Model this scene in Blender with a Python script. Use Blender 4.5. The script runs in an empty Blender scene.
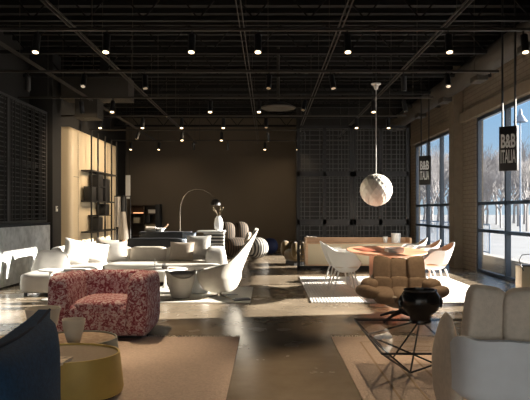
import bpy, bmesh, math, random
from mathutils import Vector, Matrix, Euler
PI = math.pi
R = math.radians
random.seed(7)
SC = bpy.context.scene
COL = SC.collection

# ------------------------------------------------------------------ materials
def mat(name, col, rough=0.6, metal=0.0, spec=0.5, noise=0.0, nscale=8.0, bump=0.0, bscale=60.0, col2=None, emit=None, estr=0.0, stretch=None, sheen=0.0):
    m = bpy.data.materials.new(name); m.use_nodes = True
    nt = m.node_tree; b = nt.nodes['Principled BSDF']
    b.inputs['Roughness'].default_value = rough
    b.inputs['Metallic'].default_value = metal
    b.inputs['Specular IOR Level'].default_value = spec
    if sheen:
        b.inputs['Sheen Weight'].default_value = sheen
    c1 = (*col, 1)
    tc = nt.nodes.new('ShaderNodeTexCoord')
    src = tc.outputs['Object']
    if stretch:
        mp = nt.nodes.new('ShaderNodeMapping'); mp.inputs['Scale'].default_value = stretch
        nt.links.new(src, mp.inputs['Vector']); src = mp.outputs['Vector']
    if noise or col2:
        n = nt.nodes.new('ShaderNodeTexNoise'); n.inputs['Scale'].default_value = nscale; n.inputs['Detail'].default_value = 6
        nt.links.new(src, n.inputs['Vector'])
        r = nt.nodes.new('ShaderNodeValToRGB')
        r.color_ramp.elements[0].position = 0.35; r.color_ramp.elements[1].position = 0.65
        d = noise
        r.color_ramp.elements[0].color = (*[max(0, x*(1-d)) for x in col], 1)
        r.color_ramp.elements[1].color = (*(col2 if col2 else [min(1, x*(1+d)) for x in col]), 1)
        nt.links.new(n.outputs['Fac'], r.inputs['Fac']); nt.links.new(r.outputs['Color'], b.inputs['Base Color'])
    else:
        b.inputs['Base Color'].default_value = c1
    if bump:
        n2 = nt.nodes.new('ShaderNodeTexNoise'); n2.inputs['Scale'].default_value = bscale; n2.inputs['Detail'].default_value = 3
        nt.links.new(src, n2.inputs['Vector'])
        bp = nt.nodes.new('ShaderNodeBump'); bp.inputs['Strength'].default_value = bump; bp.inputs['Distance'].default_value = 0.02
        nt.links.new(n2.outputs['Fac'], bp.inputs['Height']); nt.links.new(bp.outputs['Normal'], b.inputs['Normal'])
    if emit:
        b.inputs['Emission Color'].default_value = (*emit, 1); b.inputs['Emission Strength'].default_value = estr
    return m

M = {}
M['white_fabric'] = mat('white_fabric', (.44,.415,.38), .9, bump=.15, bscale=120, noise=.04)
M['cream_fabric'] = mat('cream_fabric', (.52,.46,.38), .9, bump=.15, bscale=120, noise=.05)
M['taupe_fabric'] = mat('taupe_fabric', (.30,.25,.20), .9, bump=.15, bscale=120, noise=.05)
M['grey_fabric'] = mat('grey_fabric', (.52,.49,.45), .9, noise=.06)
M['boucle'] = mat('boucle', (.45,.42,.37), .95, bump=.3, bscale=90, noise=.05)
M['brown_fabric'] = mat('brown_fabric', (.20,.138,.09), .9, bump=.2, bscale=130, noise=.1, nscale=30)
M['beige_fabric'] = mat('beige_fabric', (.58,.51,.43), .9, bump=.2, bscale=130, noise=.06, nscale=30)
M['shell_grey'] = mat('shell_grey', (.64,.68,.73), .85, bump=.1, bscale=150, noise=.03)
M['shell_taupe'] = mat('shell_taupe', (.34,.28,.22), .7)
M['navy'] = mat('navy', (.013,.055,.125), .85, bump=.25, bscale=160, noise=.2, nscale=60)
M['navy_piping'] = mat('navy_piping', (.006,.02,.05), .85)
M['navy_velvet'] = mat('navy_velvet', (.012,.02,.07), .7)
M['black'] = mat('black_metal', (.012,.012,.013), .5)
M['lattice'] = mat('lattice_black', (.045,.045,.045), .45)
M['black_gloss'] = mat('black_glaze', (.009,.008,.008), .25)
M['charcoal'] = mat('charcoal', (.03,.034,.04), .6)
M['blue_grey'] = mat('blue_grey', (.36,.43,.52), .85)
M['dark_wood'] = mat('dark_wood', (.06,.04,.025), .5, noise=.2, stretch=(1,1,8))
M['white_paint'] = mat('white_paint', (.66,.65,.62), .45)
M['shade_white'] = mat('shade_white', (.62,.59,.53), .7)
M['ceramic'] = mat('ceramic_sand', (.55,.50,.42), .8, noise=.04)
M['ceramic_white'] = mat('ceramic_white', (.75,.77,.78), .35)
M['brass'] = mat('brass_lacquer', (.50,.36,.10), .45, metal=.15, noise=.05)
M['stone_top'] = mat('stone_top', (.23,.17,.115), .35, noise=.12, nscale=40)
M['patina'] = mat('patina_top', (.24,.14,.08), .4, col2=(.36,.27,.18), noise=.2, nscale=25)
M['green_grey'] = mat('green_grey', (.22,.23,.20), .5)
M['terracotta'] = mat('pink_oak', (.60,.27,.15), .5, noise=.1, nscale=5, stretch=(1,6,1))
M['terracotta_dark'] = mat('pink_oak_dark', (.36,.11,.06), .45)
M['oak'] = mat('pale_oak', (.56,.38,.25), .5, noise=.08, nscale=6, stretch=(1,1,7))
M['linen_lacquer'] = mat('linen_lacquer', (.52,.46,.33), .5)
M['tan_pad'] = mat('tan_pad', (.55,.36,.22), .8)
M['cream_panel'] = mat('cream_panel', (.68,.57,.40), .42, noise=.03, nscale=2, stretch=(1,1,.2))
M['concrete'] = mat('concrete_front', (.58,.60,.60), .75, col2=(.74,.76,.76), noise=.14, nscale=7, bump=.25, bscale=30)
M['wall_brown'] = mat('wall_brown', (.14,.115,.087), .85, bump=.3, bscale=40, noise=.07, nscale=50)
M['wall_black'] = mat('wall_black', (.018,.017,.016), .85)
M['wall_taupe'] = mat('wall_taupe', (.16,.128,.092), .85, noise=.08)
M['ceiling'] = mat('ceiling_black', (.005,.0045,.004), .8)
M['strut'] = mat('strut_grey', (.045,.038,.03), .55)
M['duct'] = mat('duct', (.045,.038,.03), .6, bump=.6, bscale=70)
M['frame'] = mat('window_frame', (.025,.042,.07), .35)
M['steel'] = mat('steel', (.55,.5,.42), .25, metal=1)
M['lampglow'] = mat('lampglow', (.9,.8,.6), .5, emit=(1,.72,.40), estr=5)
M['shelfglow'] = mat('shelf_led', (.9,.6,.4), .5, emit=(1,.45,.2), estr=1.6)
M['paper'] = mat('paper', (.75,.72,.66), .8)
M['print_cover'] = mat('print_cover', (.10,.05,.03), .4, col2=(.75,.60,.45), noise=.5, nscale=18)
M['gold_velvet'] = mat('gold_velvet', (.12,.075,.022), .75, sheen=.3)
M['bark'] = mat('bark', (.23,.22,.225), .9)
M['asphalt'] = mat('asphalt', (.15,.155,.165), .9, noise=.12, nscale=.25)
M['kerb'] = mat('kerb', (.2,.2,.2), .9)
M['rail'] = mat('rail_blue', (.12,.17,.25), .5)
M['orange_cloth'] = mat('orange_cloth', (.65,.33,.15), .9)
M['glass_clear'] = None
M['flower'] = mat('dry_stems', (.25,.2,.13), .9)

def glass(name, tint, refl=1.0, ior=1.45):
    m = bpy.data.materials.new(name); m.use_nodes = True
    nt = m.node_tree; nt.nodes.clear()
    o = nt.nodes.new('ShaderNodeOutputMaterial')
    t = nt.nodes.new('ShaderNodeBsdfTransparent'); t.inputs['Color'].default_value = (*tint, 1)
    g = nt.nodes.new('ShaderNodeBsdfGlossy'); g.inputs['Roughness'].default_value = 0.02
    f = nt.nodes.new('ShaderNodeFresnel'); f.inputs['IOR'].default_value = ior
    ge = nt.nodes.new('ShaderNodeNewGeometry'); mi = nt.nodes.new('ShaderNodeMath'); mi.operation = 'MULTIPLY_ADD'     # same reflectance from both faces of the thin pane
    mi.inputs[1].default_value = 1/ior-ior; mi.inputs[2].default_value = ior
    nt.links.new(ge.outputs['Backfacing'], mi.inputs[0]); nt.links.new(mi.outputs[0], f.inputs['IOR'])
    mu = nt.nodes.new('ShaderNodeMath'); mu.operation = 'MULTIPLY'; mu.inputs[1].default_value = refl
    mx = nt.nodes.new('ShaderNodeMixShader')
    nt.links.new(f.outputs[0], mu.inputs[0]); nt.links.new(mu.outputs[0], mx.inputs['Fac'])
    nt.links.new(t.outputs[0], mx.inputs[1]); nt.links.new(g.outputs[0], mx.inputs[2]); nt.links.new(mx.outputs[0], o.inputs['Surface'])
    return m
M['pane'] = glass('window_glass', (.95,.97,.98), .5)
M['smoked'] = glass('smoked_glass', (.74,.75,.76), .28)

def floor_mat():
    m = bpy.data.materials.new('polished_concrete'); m.use_nodes = True
    nt = m.node_tree; b = nt.nodes['Principled BSDF']
    tc = nt.nodes.new('ShaderNodeTexCoord')
    n = nt.nodes.new('ShaderNodeTexNoise'); n.inputs['Scale'].default_value = .7; n.inputs['Detail'].default_value = 8; n.inputs['Roughness'].default_value = .65
    nt.links.new(tc.outputs['Object'], n.inputs['Vector'])
    r = nt.nodes.new('ShaderNodeValToRGB'); r.color_ramp.elements[0].position = .3; r.color_ramp.elements[1].position = .7
    r.color_ramp.elements[0].color = (.115,.086,.058,1); r.color_ramp.elements[1].color = (.30,.24,.172,1)
    nt.links.new(n.outputs['Fac'], r.inputs['Fac']); nt.links.new(r.outputs['Color'], b.inputs['Base Color'])
    n2 = nt.nodes.new('ShaderNodeTexNoise'); n2.inputs['Scale'].default_value = 2.2; n2.inputs['Detail'].default_value = 5
    nt.links.new(tc.outputs['Object'], n2.inputs['Vector'])
    mr = nt.nodes.new('ShaderNodeMapRange'); mr.inputs['To Min'].default_value = .16; mr.inputs['To Max'].default_value = .34
    nt.links.new(n2.outputs['Fac'], mr.inputs['Value']); nt.links.new(mr.outputs[0], b.inputs['Roughness'])
    b.inputs['Specular IOR Level'].default_value = .45
    return m
M['floor'] = floor_mat()

def rug_mat(name, c1, c2, ribs, rough=.95, axis=0):
    m = bpy.data.materials.new(name); m.use_nodes = True
    nt = m.node_tree; b = nt.nodes['Principled BSDF']; b.inputs['Roughness'].default_value = rough
    tc = nt.nodes.new('ShaderNodeTexCoord')
    sp = nt.nodes.new('ShaderNodeSeparateXYZ'); nt.links.new(tc.outputs['Object'], sp.inputs[0])
    mu = nt.nodes.new('ShaderNodeMath'); mu.operation = 'MULTIPLY'; mu.inputs[1].default_value = ribs
    nt.links.new(sp.outputs[axis], mu.inputs[0])
    sn = nt.nodes.new('ShaderNodeMath'); sn.operation = 'SINE'; nt.links.new(mu.outputs[0], sn.inputs[0])
    n = nt.nodes.new('ShaderNodeTexNoise'); n.inputs['Scale'].default_value = 45; n.inputs['Detail'].default_value = 4
    nt.links.new(tc.outputs['Object'], n.inputs['Vector'])
    ad = nt.nodes.new('ShaderNodeMath'); ad.operation = 'MULTIPLY_ADD'; ad.inputs[1].default_value = .22
    nt.links.new(sn.outputs[0], ad.inputs[0]); nt.links.new(n.outputs['Fac'], ad.inputs[2])
    r = nt.nodes.new('ShaderNodeValToRGB'); r.color_ramp.elements[0].position = .25; r.color_ramp.elements[1].position = .75
    r.color_ramp.elements[0].color = (*c1,1); r.color_ramp.elements[1].color = (*c2,1)
    nt.links.new(ad.outputs[0], r.inputs['Fac']); nt.links.new(r.outputs['Color'], b.inputs['Base Color'])
    bp = nt.nodes.new('ShaderNodeBump'); bp.inputs['Strength'].default_value = .9; bp.inputs['Distance'].default_value = .02
    nt.links.new(ad.outputs[0], bp.inputs['Height']); nt.links.new(bp.outputs['Normal'], b.inputs['Normal'])
    return m
M['rug_tan'] = rug_mat('rug_tan', (.54,.41,.33), (.72,.56,.45), 330, axis=1)
M['rug_white'] = rug_mat('rug_white', (.72,.69,.64), (.82,.79,.74), 130)
M['rug_cream'] = rug_mat('rug_cream', (.52,.48,.40), (.66,.62,.54), 130, axis=1)
M['rug_line'] = mat('rug_line', (.42,.29,.185), .95)
M['fringe'] = mat('fringe', (.75,.66,.54), .95)

def toile():
    m = bpy.data.materials.new('red_toile'); m.use_nodes = True
    nt = m.node_tree; b = nt.nodes['Principled BSDF']; b.inputs['Roughness'].default_value = .85
    tc = nt.nodes.new('ShaderNodeTexCoord')
    n = nt.nodes.new('ShaderNodeTexNoise'); n.inputs['Scale'].default_value = 24; n.inputs['Detail'].default_value = 5; n.inputs['Roughness'].default_value = .72; n.inputs['Distortion'].default_value = 1.2
    nt.links.new(tc.outputs['Object'], n.inputs['Vector'])
    r = nt.nodes.new('ShaderNodeValToRGB'); e = r.color_ramp.elements
    e[0].position = .43; e[0].color = (.19,.025,.04,1); e[1].position = .56; e[1].color = (.56,.45,.46,1)
    e2 = e.new(.49); e2.color = (.34,.11,.125,1)
    nt.links.new(n.outputs['Fac'], r.inputs['Fac']); nt.links.new(r.outputs['Color'], b.inputs['Base Color'])
    return m
M['toile'] = toile()

def stripes(name, c1, c2, freq, axis=2, warp=.6):
    m = bpy.data.materials.new(name); m.use_nodes = True
    nt = m.node_tree; b = nt.nodes['Principled BSDF']; b.inputs['Roughness'].default_value = .8
    tc = nt.nodes.new('ShaderNodeTexCoord')
    w = nt.nodes.new('ShaderNodeTexWave'); w.wave_type = 'BANDS'; w.bands_direction = 'XYZ'[axis]
    w.inputs['Scale'].default_value = freq; w.inputs['Distortion'].default_value = warp; w.inputs['Detail'].default_value = 0; w.inputs['Detail Scale'].default_value = .6
    nt.links.new(tc.outputs['Object'], w.inputs['Vector'])
    r = nt.nodes.new('ShaderNodeValToRGB'); r.color_ramp.interpolation = 'CONSTANT'
    r.color_ramp.elements[0].color = (*c1,1); r.color_ramp.elements[1].position = .55; r.color_ramp.elements[1].color = (*c2,1)
    nt.links.new(w.outputs['Fac'], r.inputs['Fac']); nt.links.new(r.outputs['Color'], b.inputs['Base Color'])
    return m
M['stripe_brown'] = stripes('stripe_brown', (.012,.008,.006), (.09,.06,.035), 4.5, 0, .8)
M['stripe_white'] = stripes('stripe_white', (.015,.015,.015), (.30,.28,.25), 4.0, 0, .8)
M['chest_stripe'] = stripes('chest_stripe', (.014,.014,.014), (.42,.40,.36), 3.4, 2, 0)

def brick():
    m = bpy.data.materials.new('painted_brick'); m.use_nodes = True
    nt = m.node_tree; b = nt.nodes['Principled BSDF']; b.inputs['Roughness'].default_value = .8
    tc = nt.nodes.new('ShaderNodeTexCoord')
    mp = nt.nodes.new('ShaderNodeMapping'); mp.inputs['Rotation'].default_value = (R(90), 0, R(90))
    sp = nt.nodes.new('ShaderNodeSeparateXYZ'); nt.links.new(tc.outputs['Object'], sp.inputs[0])
    ad = nt.nodes.new('ShaderNodeMath'); ad.operation = 'ADD'; nt.links.new(sp.outputs[0], ad.inputs[0]); nt.links.new(sp.outputs[1], ad.inputs[1])
    cb = nt.nodes.new('ShaderNodeCombineXYZ'); nt.links.new(ad.outputs[0], cb.inputs[0]); nt.links.new(sp.outputs[2], cb.inputs[1])
    k = nt.nodes.new('ShaderNodeTexBrick'); k.inputs['Scale'].default_value = 1.0
    k.inputs['Brick Width'].default_value = .3; k.inputs['Row Height'].default_value = .1; k.inputs['Mortar Size'].default_value = .008
    k.inputs['Color1'].default_value = (.175,.145,.11,1); k.inputs['Color2'].default_value = (.20,.165,.125,1); k.inputs['Mortar'].default_value = (.11,.088,.066,1)
    nt.links.new(cb.outputs[0], k.inputs['Vector']); nt.links.new(k.outputs['Color'], b.inputs['Base Color'])
    return m
M['brick'] = brick()

# ------------------------------------------------------------------ mesh builder
class MB:
    def __init__(s): s.bm = bmesh.new()
    def _merge(s, t, mx=None):
        if mx is not None: t.transform(mx)
        me = bpy.data.meshes.new('tmp'); t.to_mesh(me); t.free(); s.bm.from_mesh(me); bpy.data.meshes.remove(me); return s
    def box(s, c, d, rot=(0,0,0), bev=0, seg=2):
        t = bmesh.new(); bmesh.ops.create_cube(t, size=1); t.transform(Matrix.Diagonal((d[0],d[1],d[2],1)))
        if bev: bmesh.ops.bevel(t, geom=t.edges[:], offset=bev, segments=seg, profile=.5, affect='EDGES')
        return s._merge(t, Matrix.Translation(c) @ Euler(rot).to_matrix().to_4x4())
    def bb(s, x0, x1, y0, y1, z0, z1, bev=0, seg=2):
        return s.box(((x0+x1)/2,(y0+y1)/2,(z0+z1)/2), (abs(x1-x0),abs(y1-y0),abs(z1-z0)), bev=bev, seg=seg)
    def cyl(s, p0, p1, r0, r1=None, n=20):
        p0 = Vector(p0); p1 = Vector(p1); r1 = r0 if r1 is None else r1
        t = bmesh.new(); d = p1-p0
        bmesh.ops.create_cone(t, cap_ends=True, segments=n, radius1=r0, radius2=max(r1,1e-4), depth=d.length)
        q = Vector((0,0,1)).rotation_difference(d.normalized()).to_matrix().to_4x4()
        return s._merge(t, Matrix.Translation((p0+p1)/2) @ q)
    def tube(s, pts, r, n=8, r1=None):
        pts = [Vector(p) for p in pts]; rings = []; bm = s.bm; L = len(pts)
        prev = None
        for i, p in enumerate(pts):
            d = (pts[min(i+1,L-1)]-pts[max(i-1,0)]).normalized()
            if prev is None:
                a = d.orthogonal().normalized()
            else:
                a = (prev - d*prev.dot(d)).normalized()
            prev = a; b = d.cross(a)
            rr = r if r1 is None else r+(r1-r)*i/(L-1)
            rings.append([bm.verts.new(p + rr*(math.cos(2*PI*k/n)*a+math.sin(2*PI*k/n)*b)) for k in range(n)])
        for i in range(L-1):
            for k in range(n): bm.faces.new((rings[i][k], rings[i][(k+1)%n], rings[i+1][(k+1)%n], rings[i+1][k]))
        bm.faces.new(rings[0][::-1]); bm.faces.new(rings[-1]); return s
    def lathe(s, prof, n=40, c=(0,0,0), sx=1, sy=1):
        t = bmesh.new(); rings = []
        for (r, z) in prof:
            if r < 1e-5: rings.append([t.verts.new((0,0,z))])
            else: rings.append([t.verts.new((r*math.cos(2*PI*k/n)*sx, r*math.sin(2*PI*k/n)*sy, z)) for k in range(n)])
        for a, b in zip(rings, rings[1:]):
            for k in range(n):
                q = (k+1) % n
                if len(a) == 1 and len(b) == 1: continue
                if len(a) == 1: t.faces.new((a[0], b[q], b[k]))
                elif len(b) == 1: t.faces.new((a[k], a[q], b[0]))
                else: t.faces.new((a[k], a[q], b[q], b[k]))
        for rg, rev in ((rings[0], True), (rings[-1], False)):
            if len(rg) > 1: t.faces.new(rg[::-1] if rev else rg)
        bmesh.ops.recalc_face_normals(t, faces=t.faces[:])
        return s._merge(t, Matrix.Translation(c))
    def puff(s, c, d, rot=(0,0,0), k=4.0, n=10, deform=None):
        """soft upholstered block: a superellipsoid of full size d"""
        t = bmesh.new(); bmesh.ops.create_cube(t, size=2)
        bmesh.ops.subdivide_edges(t, edges=t.edges[:], cuts=n, use_grid_fill=True)
        for v in t.verts:
            p = v.co
            p = Vector([math.copysign(math.tan(abs(x)*PI/4) if k < 3 else abs(x), x) for x in p])
            q = (abs(p.x)**k+abs(p.y)**k+abs(p.z)**k)**(1/k)
            p = p/q
            if deform: p = Vector(deform(p))
            v.co = Vector((p.x*d[0]/2, p.y*d[1]/2, p.z*d[2]/2))
        return s._merge(t, Matrix.Translation(c) @ Euler(rot).to_matrix().to_4x4())
    def pillow(s, c, d, rot=(0,0,0), n=12, crisp=1.0):
        """throw pillow: thin at its seams, full in the middle, pointed corners; d=(w,h,thick); lies in XZ, faces Y"""
        t = bmesh.new(); grid = []
        for side in (-1, 1):
            g = []
            for i in range(n+1):
                row = []
                for j in range(n+1):
                    u = -1+2*i/n; v = -1+2*j/n
                    f = ((1-abs(u)**2.6)*(1-abs(v)**2.6))**.5
                    pu = u*(1-.07*(1-v*v)); pv = v*(1-.07*(1-u*u))
                    row.append(t.verts.new((pu*d[0]/2, side*f*d[2]/2, pv*d[1]/2)))
                g.append(row)
            grid.append(g)
        for si, g in enumerate(grid):
            for i in range(n):
                for j in range(n):
                    f = (g[i][j], g[i+1][j], g[i+1][j+1], g[i][j+1])
                    t.faces.new(f if si == 0 else f[::-1])
        bmesh.ops.remove_doubles(t, verts=t.verts[:], dist=1e-5)
        return s._merge(t, Matrix.Translation(c) @ Euler(rot).to_matrix().to_4x4())
    def surf(s, f, nu, nv, thick=0.02, closed=False):
        """parametric shell f(u,v) with thickness"""
        t = bmesh.new(); cu = nu if closed else nu+1
        V = [[t.verts.new(f(i/nu, j/nv)) for j in range(nv+1)] for i in range(cu)]
        for i in range(nu):
            for j in range(nv):
                a = V[i][j]; b = V[(i+1) % cu][j]; c = V[(i+1) % cu][j+1]; e = V[i][j+1]
                try: t.faces.new((a,b,c,e))
                except ValueError: pass
        bmesh.ops.recalc_face_normals(t, faces=t.faces[:])
        if thick: bmesh.ops.solidify(t, geom=t.faces[:], thickness=thick)
        return s._merge(t)
    def build(s, name, m, parent=None, smooth=True, ang=40):
        me = bpy.data.meshes.new(name); s.bm.to_mesh(me); s.bm.free()
        me.materials.append(m if not isinstance(m, str) else M[m])
        if smooth:
            me.polygons.foreach_set('use_smooth', [True]*len(me.polygons)); me.set_sharp_from_angle(angle=R(ang))
        o = bpy.data.objects.new(name, me); COL.objects.link(o)
        if parent is not None: o.parent = parent
        return o

def tag(o, label=None, cat=None, group=None, kind=None):
    if label: o['label'] = label
    if cat: o['category'] = cat
    if group: o['group'] = group
    if kind: o['kind'] = kind
    return o
def thing(name, label, cat, loc=(0,0,0), rz=0, group=None):
    o = bpy.data.objects.new(name, None); COL.objects.link(o); o.empty_display_size = .1
    o.location = loc; o.rotation_euler = (0,0,rz)
    return tag(o, label, cat, group)
def solo(mb, name, m, label, cat, loc=(0,0,0), rz=0, group=None, rot=None):
    o = mb.build(name, m); o.location = loc; o.rotation_euler = rot if rot else (0,0,rz)
    return tag(o, label, cat, group)
def struct(mb, name, m, parent=None, smooth=False):
    o = mb.build(name, m, parent, smooth)
    if parent is None: o['kind'] = 'structure'
    return o
def copy_tree(o, parent=None):
    c = o.copy(); COL.objects.link(c)
    if parent is not None: c.parent = parent
    for ch in list(o.children): copy_tree(ch, c)
    return c

# ------------------------------------------------------------------ camera
F = 600.0; CH = 1.4
cam = bpy.data.cameras.new('camera'); co = bpy.data.objects.new('camera', cam); COL.objects.link(co)
co.location = (0,0,CH); co.rotation_euler = (R(90),0,0)
cam.sensor_width = 36; cam.lens = F/530*36; cam.shift_x = -3/530; cam.shift_y = 11/530; cam.clip_end = 400
SC.camera = co

# ------------------------------------------------------------------ setting
XL, XR, YB, YF, ZC = -5.25, 4.79, 22.1, -3.0, 5.0
struct(MB().bb(XL-.3, XR+.3, YF-.3, YB+.3, -.2, 0), 'floor', 'floor')
struct(MB().bb(-200, 200, -200, 250, -.35, -.2), 'ground', 'asphalt')
cb = MB().bb(XL-.3, XR+.3, YF-.3, YB+.3, ZC, ZC+.2)
y = YF+.2
while y < YB:                                             # ribbed deck
    cb.bb(XL, XR, y, y+.10, ZC-.09, ZC); y += .42
ceil = struct(cb, 'ceiling', 'ceiling')
y = 1.5; 
while y < YB-.3:                                          # open-web joists across the room
    j = MB().bb(XL, XR, y-.04, y+.04, 4.80, 4.87).bb(XL, XR, y-.04, y+.04, 4.28, 4.34)
    x = XL; up = True
    while x < XR-.3:
        j.cyl((x, y, 4.31 if up else 4.83), (x+.42, y, 4.83 if up else 4.31), .014, n=6); up = not up; x += .42
    j.build('ceiling_joist', 'ceiling', ceil, False); y += 1.9
struct(MB().bb(XL-.3, XL, YF-.3, YB+.3, -.2, ZC), 'wall_left', 'wall_black')
struct(MB().bb(XL, .74, YB, YB+.3, 0, 3.42).bb(XL, XR, YB+.05, YB+.3, 3.42, ZC).bb(.74, XR, YB, YB+.3, 0, 3.42), 'wall_back', 'wall_brown')
# front wall: a shop front behind the camera with tall glazing
fw = MB().bb(XL, XR, YF-.3, YF, 2.6, ZC)
for x in (XL, -2.75, -.25, 2.25, XR-.2): fw.bb(x, x+.2, YF-.3, YF, 0, 2.6)
struct(fw, 'wall_front', 'wall_taupe')
# right wall with two window bays
W1 = (8.6, 13.85); W2 = (15.4, 19.6); ZT = 3.53
rw = MB()
for a, b in ((YF-.3, W1[0]), (W1[1], W2[0]), (W2[1], YB+.3)): rw.bb(XR, XR+.18, a, b, -.2, ZT+.02)
rw.bb(XR, XR+.3, YF-.3, YB+.3, ZT+.02, ZC)
struct(rw, 'wall_right', 'brick')
struct(MB().bb(XR-.09, XR+.02, W1[0]-.2, W2[1]+.25, ZT+.02, ZT+.26, bev=.01), 'trim_1', 'wall_taupe')
struct(MB().bb(XR-.22, XR, 14.75, 15.15, 0, ZC), 'trim_2', 'wall_taupe')           # flat column on the pier
def window(name, y0, y1, ys, hs, label):
    fr = MB(); x0, x1 = XR+.03, XR+.115
    fr.bb(x0, x1, y0, y1, 0, .07); fr.bb(x0, x1, y0, y1, ZT-.06, ZT+.02)
    for yy in (y0+.04, y1-.04): fr.bb(x0, x1, yy-.04, yy+.04, .07, ZT-.06)
    w = struct(fr, name, 'frame')
    for yy in ys: MB().bb(x0-.02, x1, yy-.035, yy+.035, .07, ZT-.06).build('mullion', 'frame', w, False)
    for h in hs: MB().bb(x0-.01, x1, y0+.06, y1-.06, h-.035, h+.035).build('crossbar', 'frame', w, False)
    ed = [y0+.06]+list(ys)+[y1-.06]; hz = [.07]+list(hs)+[ZT-.06]
    for a, b in zip(ed, ed[1:]):
        for c, d in zip(hz, hz[1:]):
            MB().bb(x0+.055, x0+.061, a+.04, b-.04, c+.03, d-.03).build('pane', 'pane', w, False)
    return w
window('window_1', W1[0], W1[1], (10.4, 12.14), (.96, 1.57), '')
window('window_2', W2[0], W2[1], (16.75, 18.15), (.96, 1.57), '')
w3 = MB().bb(XL, XR, YF-.2, YF-.1, 0, .12); w3 = struct(w3, 'window_3', 'frame')
for a in (XL+.2, -2.55, -.05, 2.45):
    MB().bb(a, a+2.3, YF-.16, YF-.154, .12, 2.6).build('pane', 'pane', w3, False)
# raised kerb outside the side windows, added to shade the floor strip inside
struct(MB().bb(XR+.45, XR+.7, 7.0, 21, -.2, .34), 'trim_3', 'kerb')

# ---- exterior
def tree_mesh(seed):
    rnd = random.Random(seed); m = MB(); t = MB()
    def br(p, d, L, r, lvl, dst):
        q = p + d*L
        mid = p + d*L*.5 + Vector((rnd.uniform(-1,1), rnd.uniform(-1,1), 0))*L*.05
        dst.tube([p, mid, q], r, n=5 if lvl < 2 else 3, r1=r*.62)
        if lvl >= 5: return
        for k in range((7,4,4,3,2)[lvl]):
            az = rnd.uniform(0, 2*PI); sp = rnd.uniform(.35, .75)
            nd = (d + Vector((math.cos(az), math.sin(az), rnd.uniform(-.1,.5)))*sp).normalized()
            f = rnd.uniform(.55, 1)
            br(p+d*L*f, nd, L*rnd.uniform(.58,.78), r*.55, lvl+1, t)
    br(Vector((0,0,0)), Vector((rnd.uniform(-.05,.05),0,1)).normalized(), 2.3, .11, 0, m)
    return m, t
protos = []
for s_ in range(3):
    a, b = tree_mesh(s_*11+3)
    r_ = thing('bare_tree', 'leafless winter tree beyond the pale car park outside the windows', 'tree', group='bare trees outside the windows')
    a.build('trunk', 'bark', r_); b.build('twigs', 'bark', r_); protos.append(r_)
rnd = random.Random(5); n_t = 0
for i in range(26):
    yy = rnd.uniform(44, 80); xx = yy*(.235 + .24*(i+rnd.random())/26)
    o = protos[i] if i < 3 else copy_tree(protos[i % 3])
    o.location = (xx, yy, -.2); o.rotation_euler = (0,0,rnd.uniform(0,6)); sc_ = rnd.uniform(1.1,1.45)*yy/58; o.scale = (sc_,sc_,sc_)
lp = thing('street_lamp', 'tall street lamp outside the near side window', 'street lamp', (16.4, 39, -.2))
MB().cyl((0,0,0), (0,0,7.9), .06, .04, n=10).build('pole', 'rail', lp)
MB().lathe([(.04,8.25),(.10,8.1),(.14,7.85),(.42,7.45),(.44,7.38),(0,7.36)], 20).build('lamp_head', 'rail', lp)
rl = thing('metal_railing', 'blue grey metal railing outside the far side window', 'railing', (7.2, 19.5, -.2))
b_ = MB().cyl((0,0,1.15), (0,9,1.15), .025, n=8).cyl((0,0,.25), (0,9,.25), .02, n=8)
b_.build('rail', 'rail', rl)
b_ = MB()
for k in range(46): b_.cyl((0,k*.2,.25), (0,k*.2,1.15), .012, n=6)
for k in range(4): b_.cyl((0,k*3.0,0), (0,k*3.0,1.15), .03, n=8)
b_.build('balusters', 'rail', rl)

# ---- rugs
def rug(name, x0, x1, y0, y1, m, label, lines=0, fringe=False, rz=0):
    cx, cy = (x0+x1)/2, (y0+y1)/2; w, d = x1-x0, y1-y0
    t = thing(name, label, 'rug', (cx, cy, 0), rz)
    MB().box((0,0,.006), (w,d,.012), bev=.004).build('pile', m, t)
    if lines:
        b = MB()
        for k in range(lines):
            a = .28+k*.20
            for s in (-1,1):
                b.box((s*(w/2-a),0,.0125), (.018,d-2*a,.002)); b.box((0,s*(d/2-a),.0125), (w-2*a,.018,.002))
        b.build('woven_border', 'rug_line', t, False)
    if fringe:
        b = MB(); n = int(w/.025); rr = random.Random(3)
        for k in range(n):
            x = -w/2+(k+.5)*w/n
            b.tube([(x, d/2-.01, .006), (x+rr.uniform(-.015,.015), d/2+.035, .012), (x+rr.uniform(-.02,.02), d/2+rr.uniform(.05,.08), .005)], .004, n=4)
        f = b.build('fringe', 'fringe', t)
        f['kind'] = 'stuff'
    return t
rug('area_rug', -3.8, -.31, 1.9, 6.64, M['rug_tan'], 'tan fringed rug under the yellow drum table at left front', 0, True)
rug('area_rug', .70, 4.2, 1.9, 6.64, M['rug_tan'], 'tan rug with woven border lines under the glass wire table', 3, True)
rug('area_rug', -3.15, -.27, 9.13, 11.0, M['rug_cream'], 'cream rug under the tall swivel chair and pouf')
rug('area_rug', .66, 3.75, 9.13, 12.7, M['rug_white'], 'white rug under the dining table and white chairs')

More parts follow.
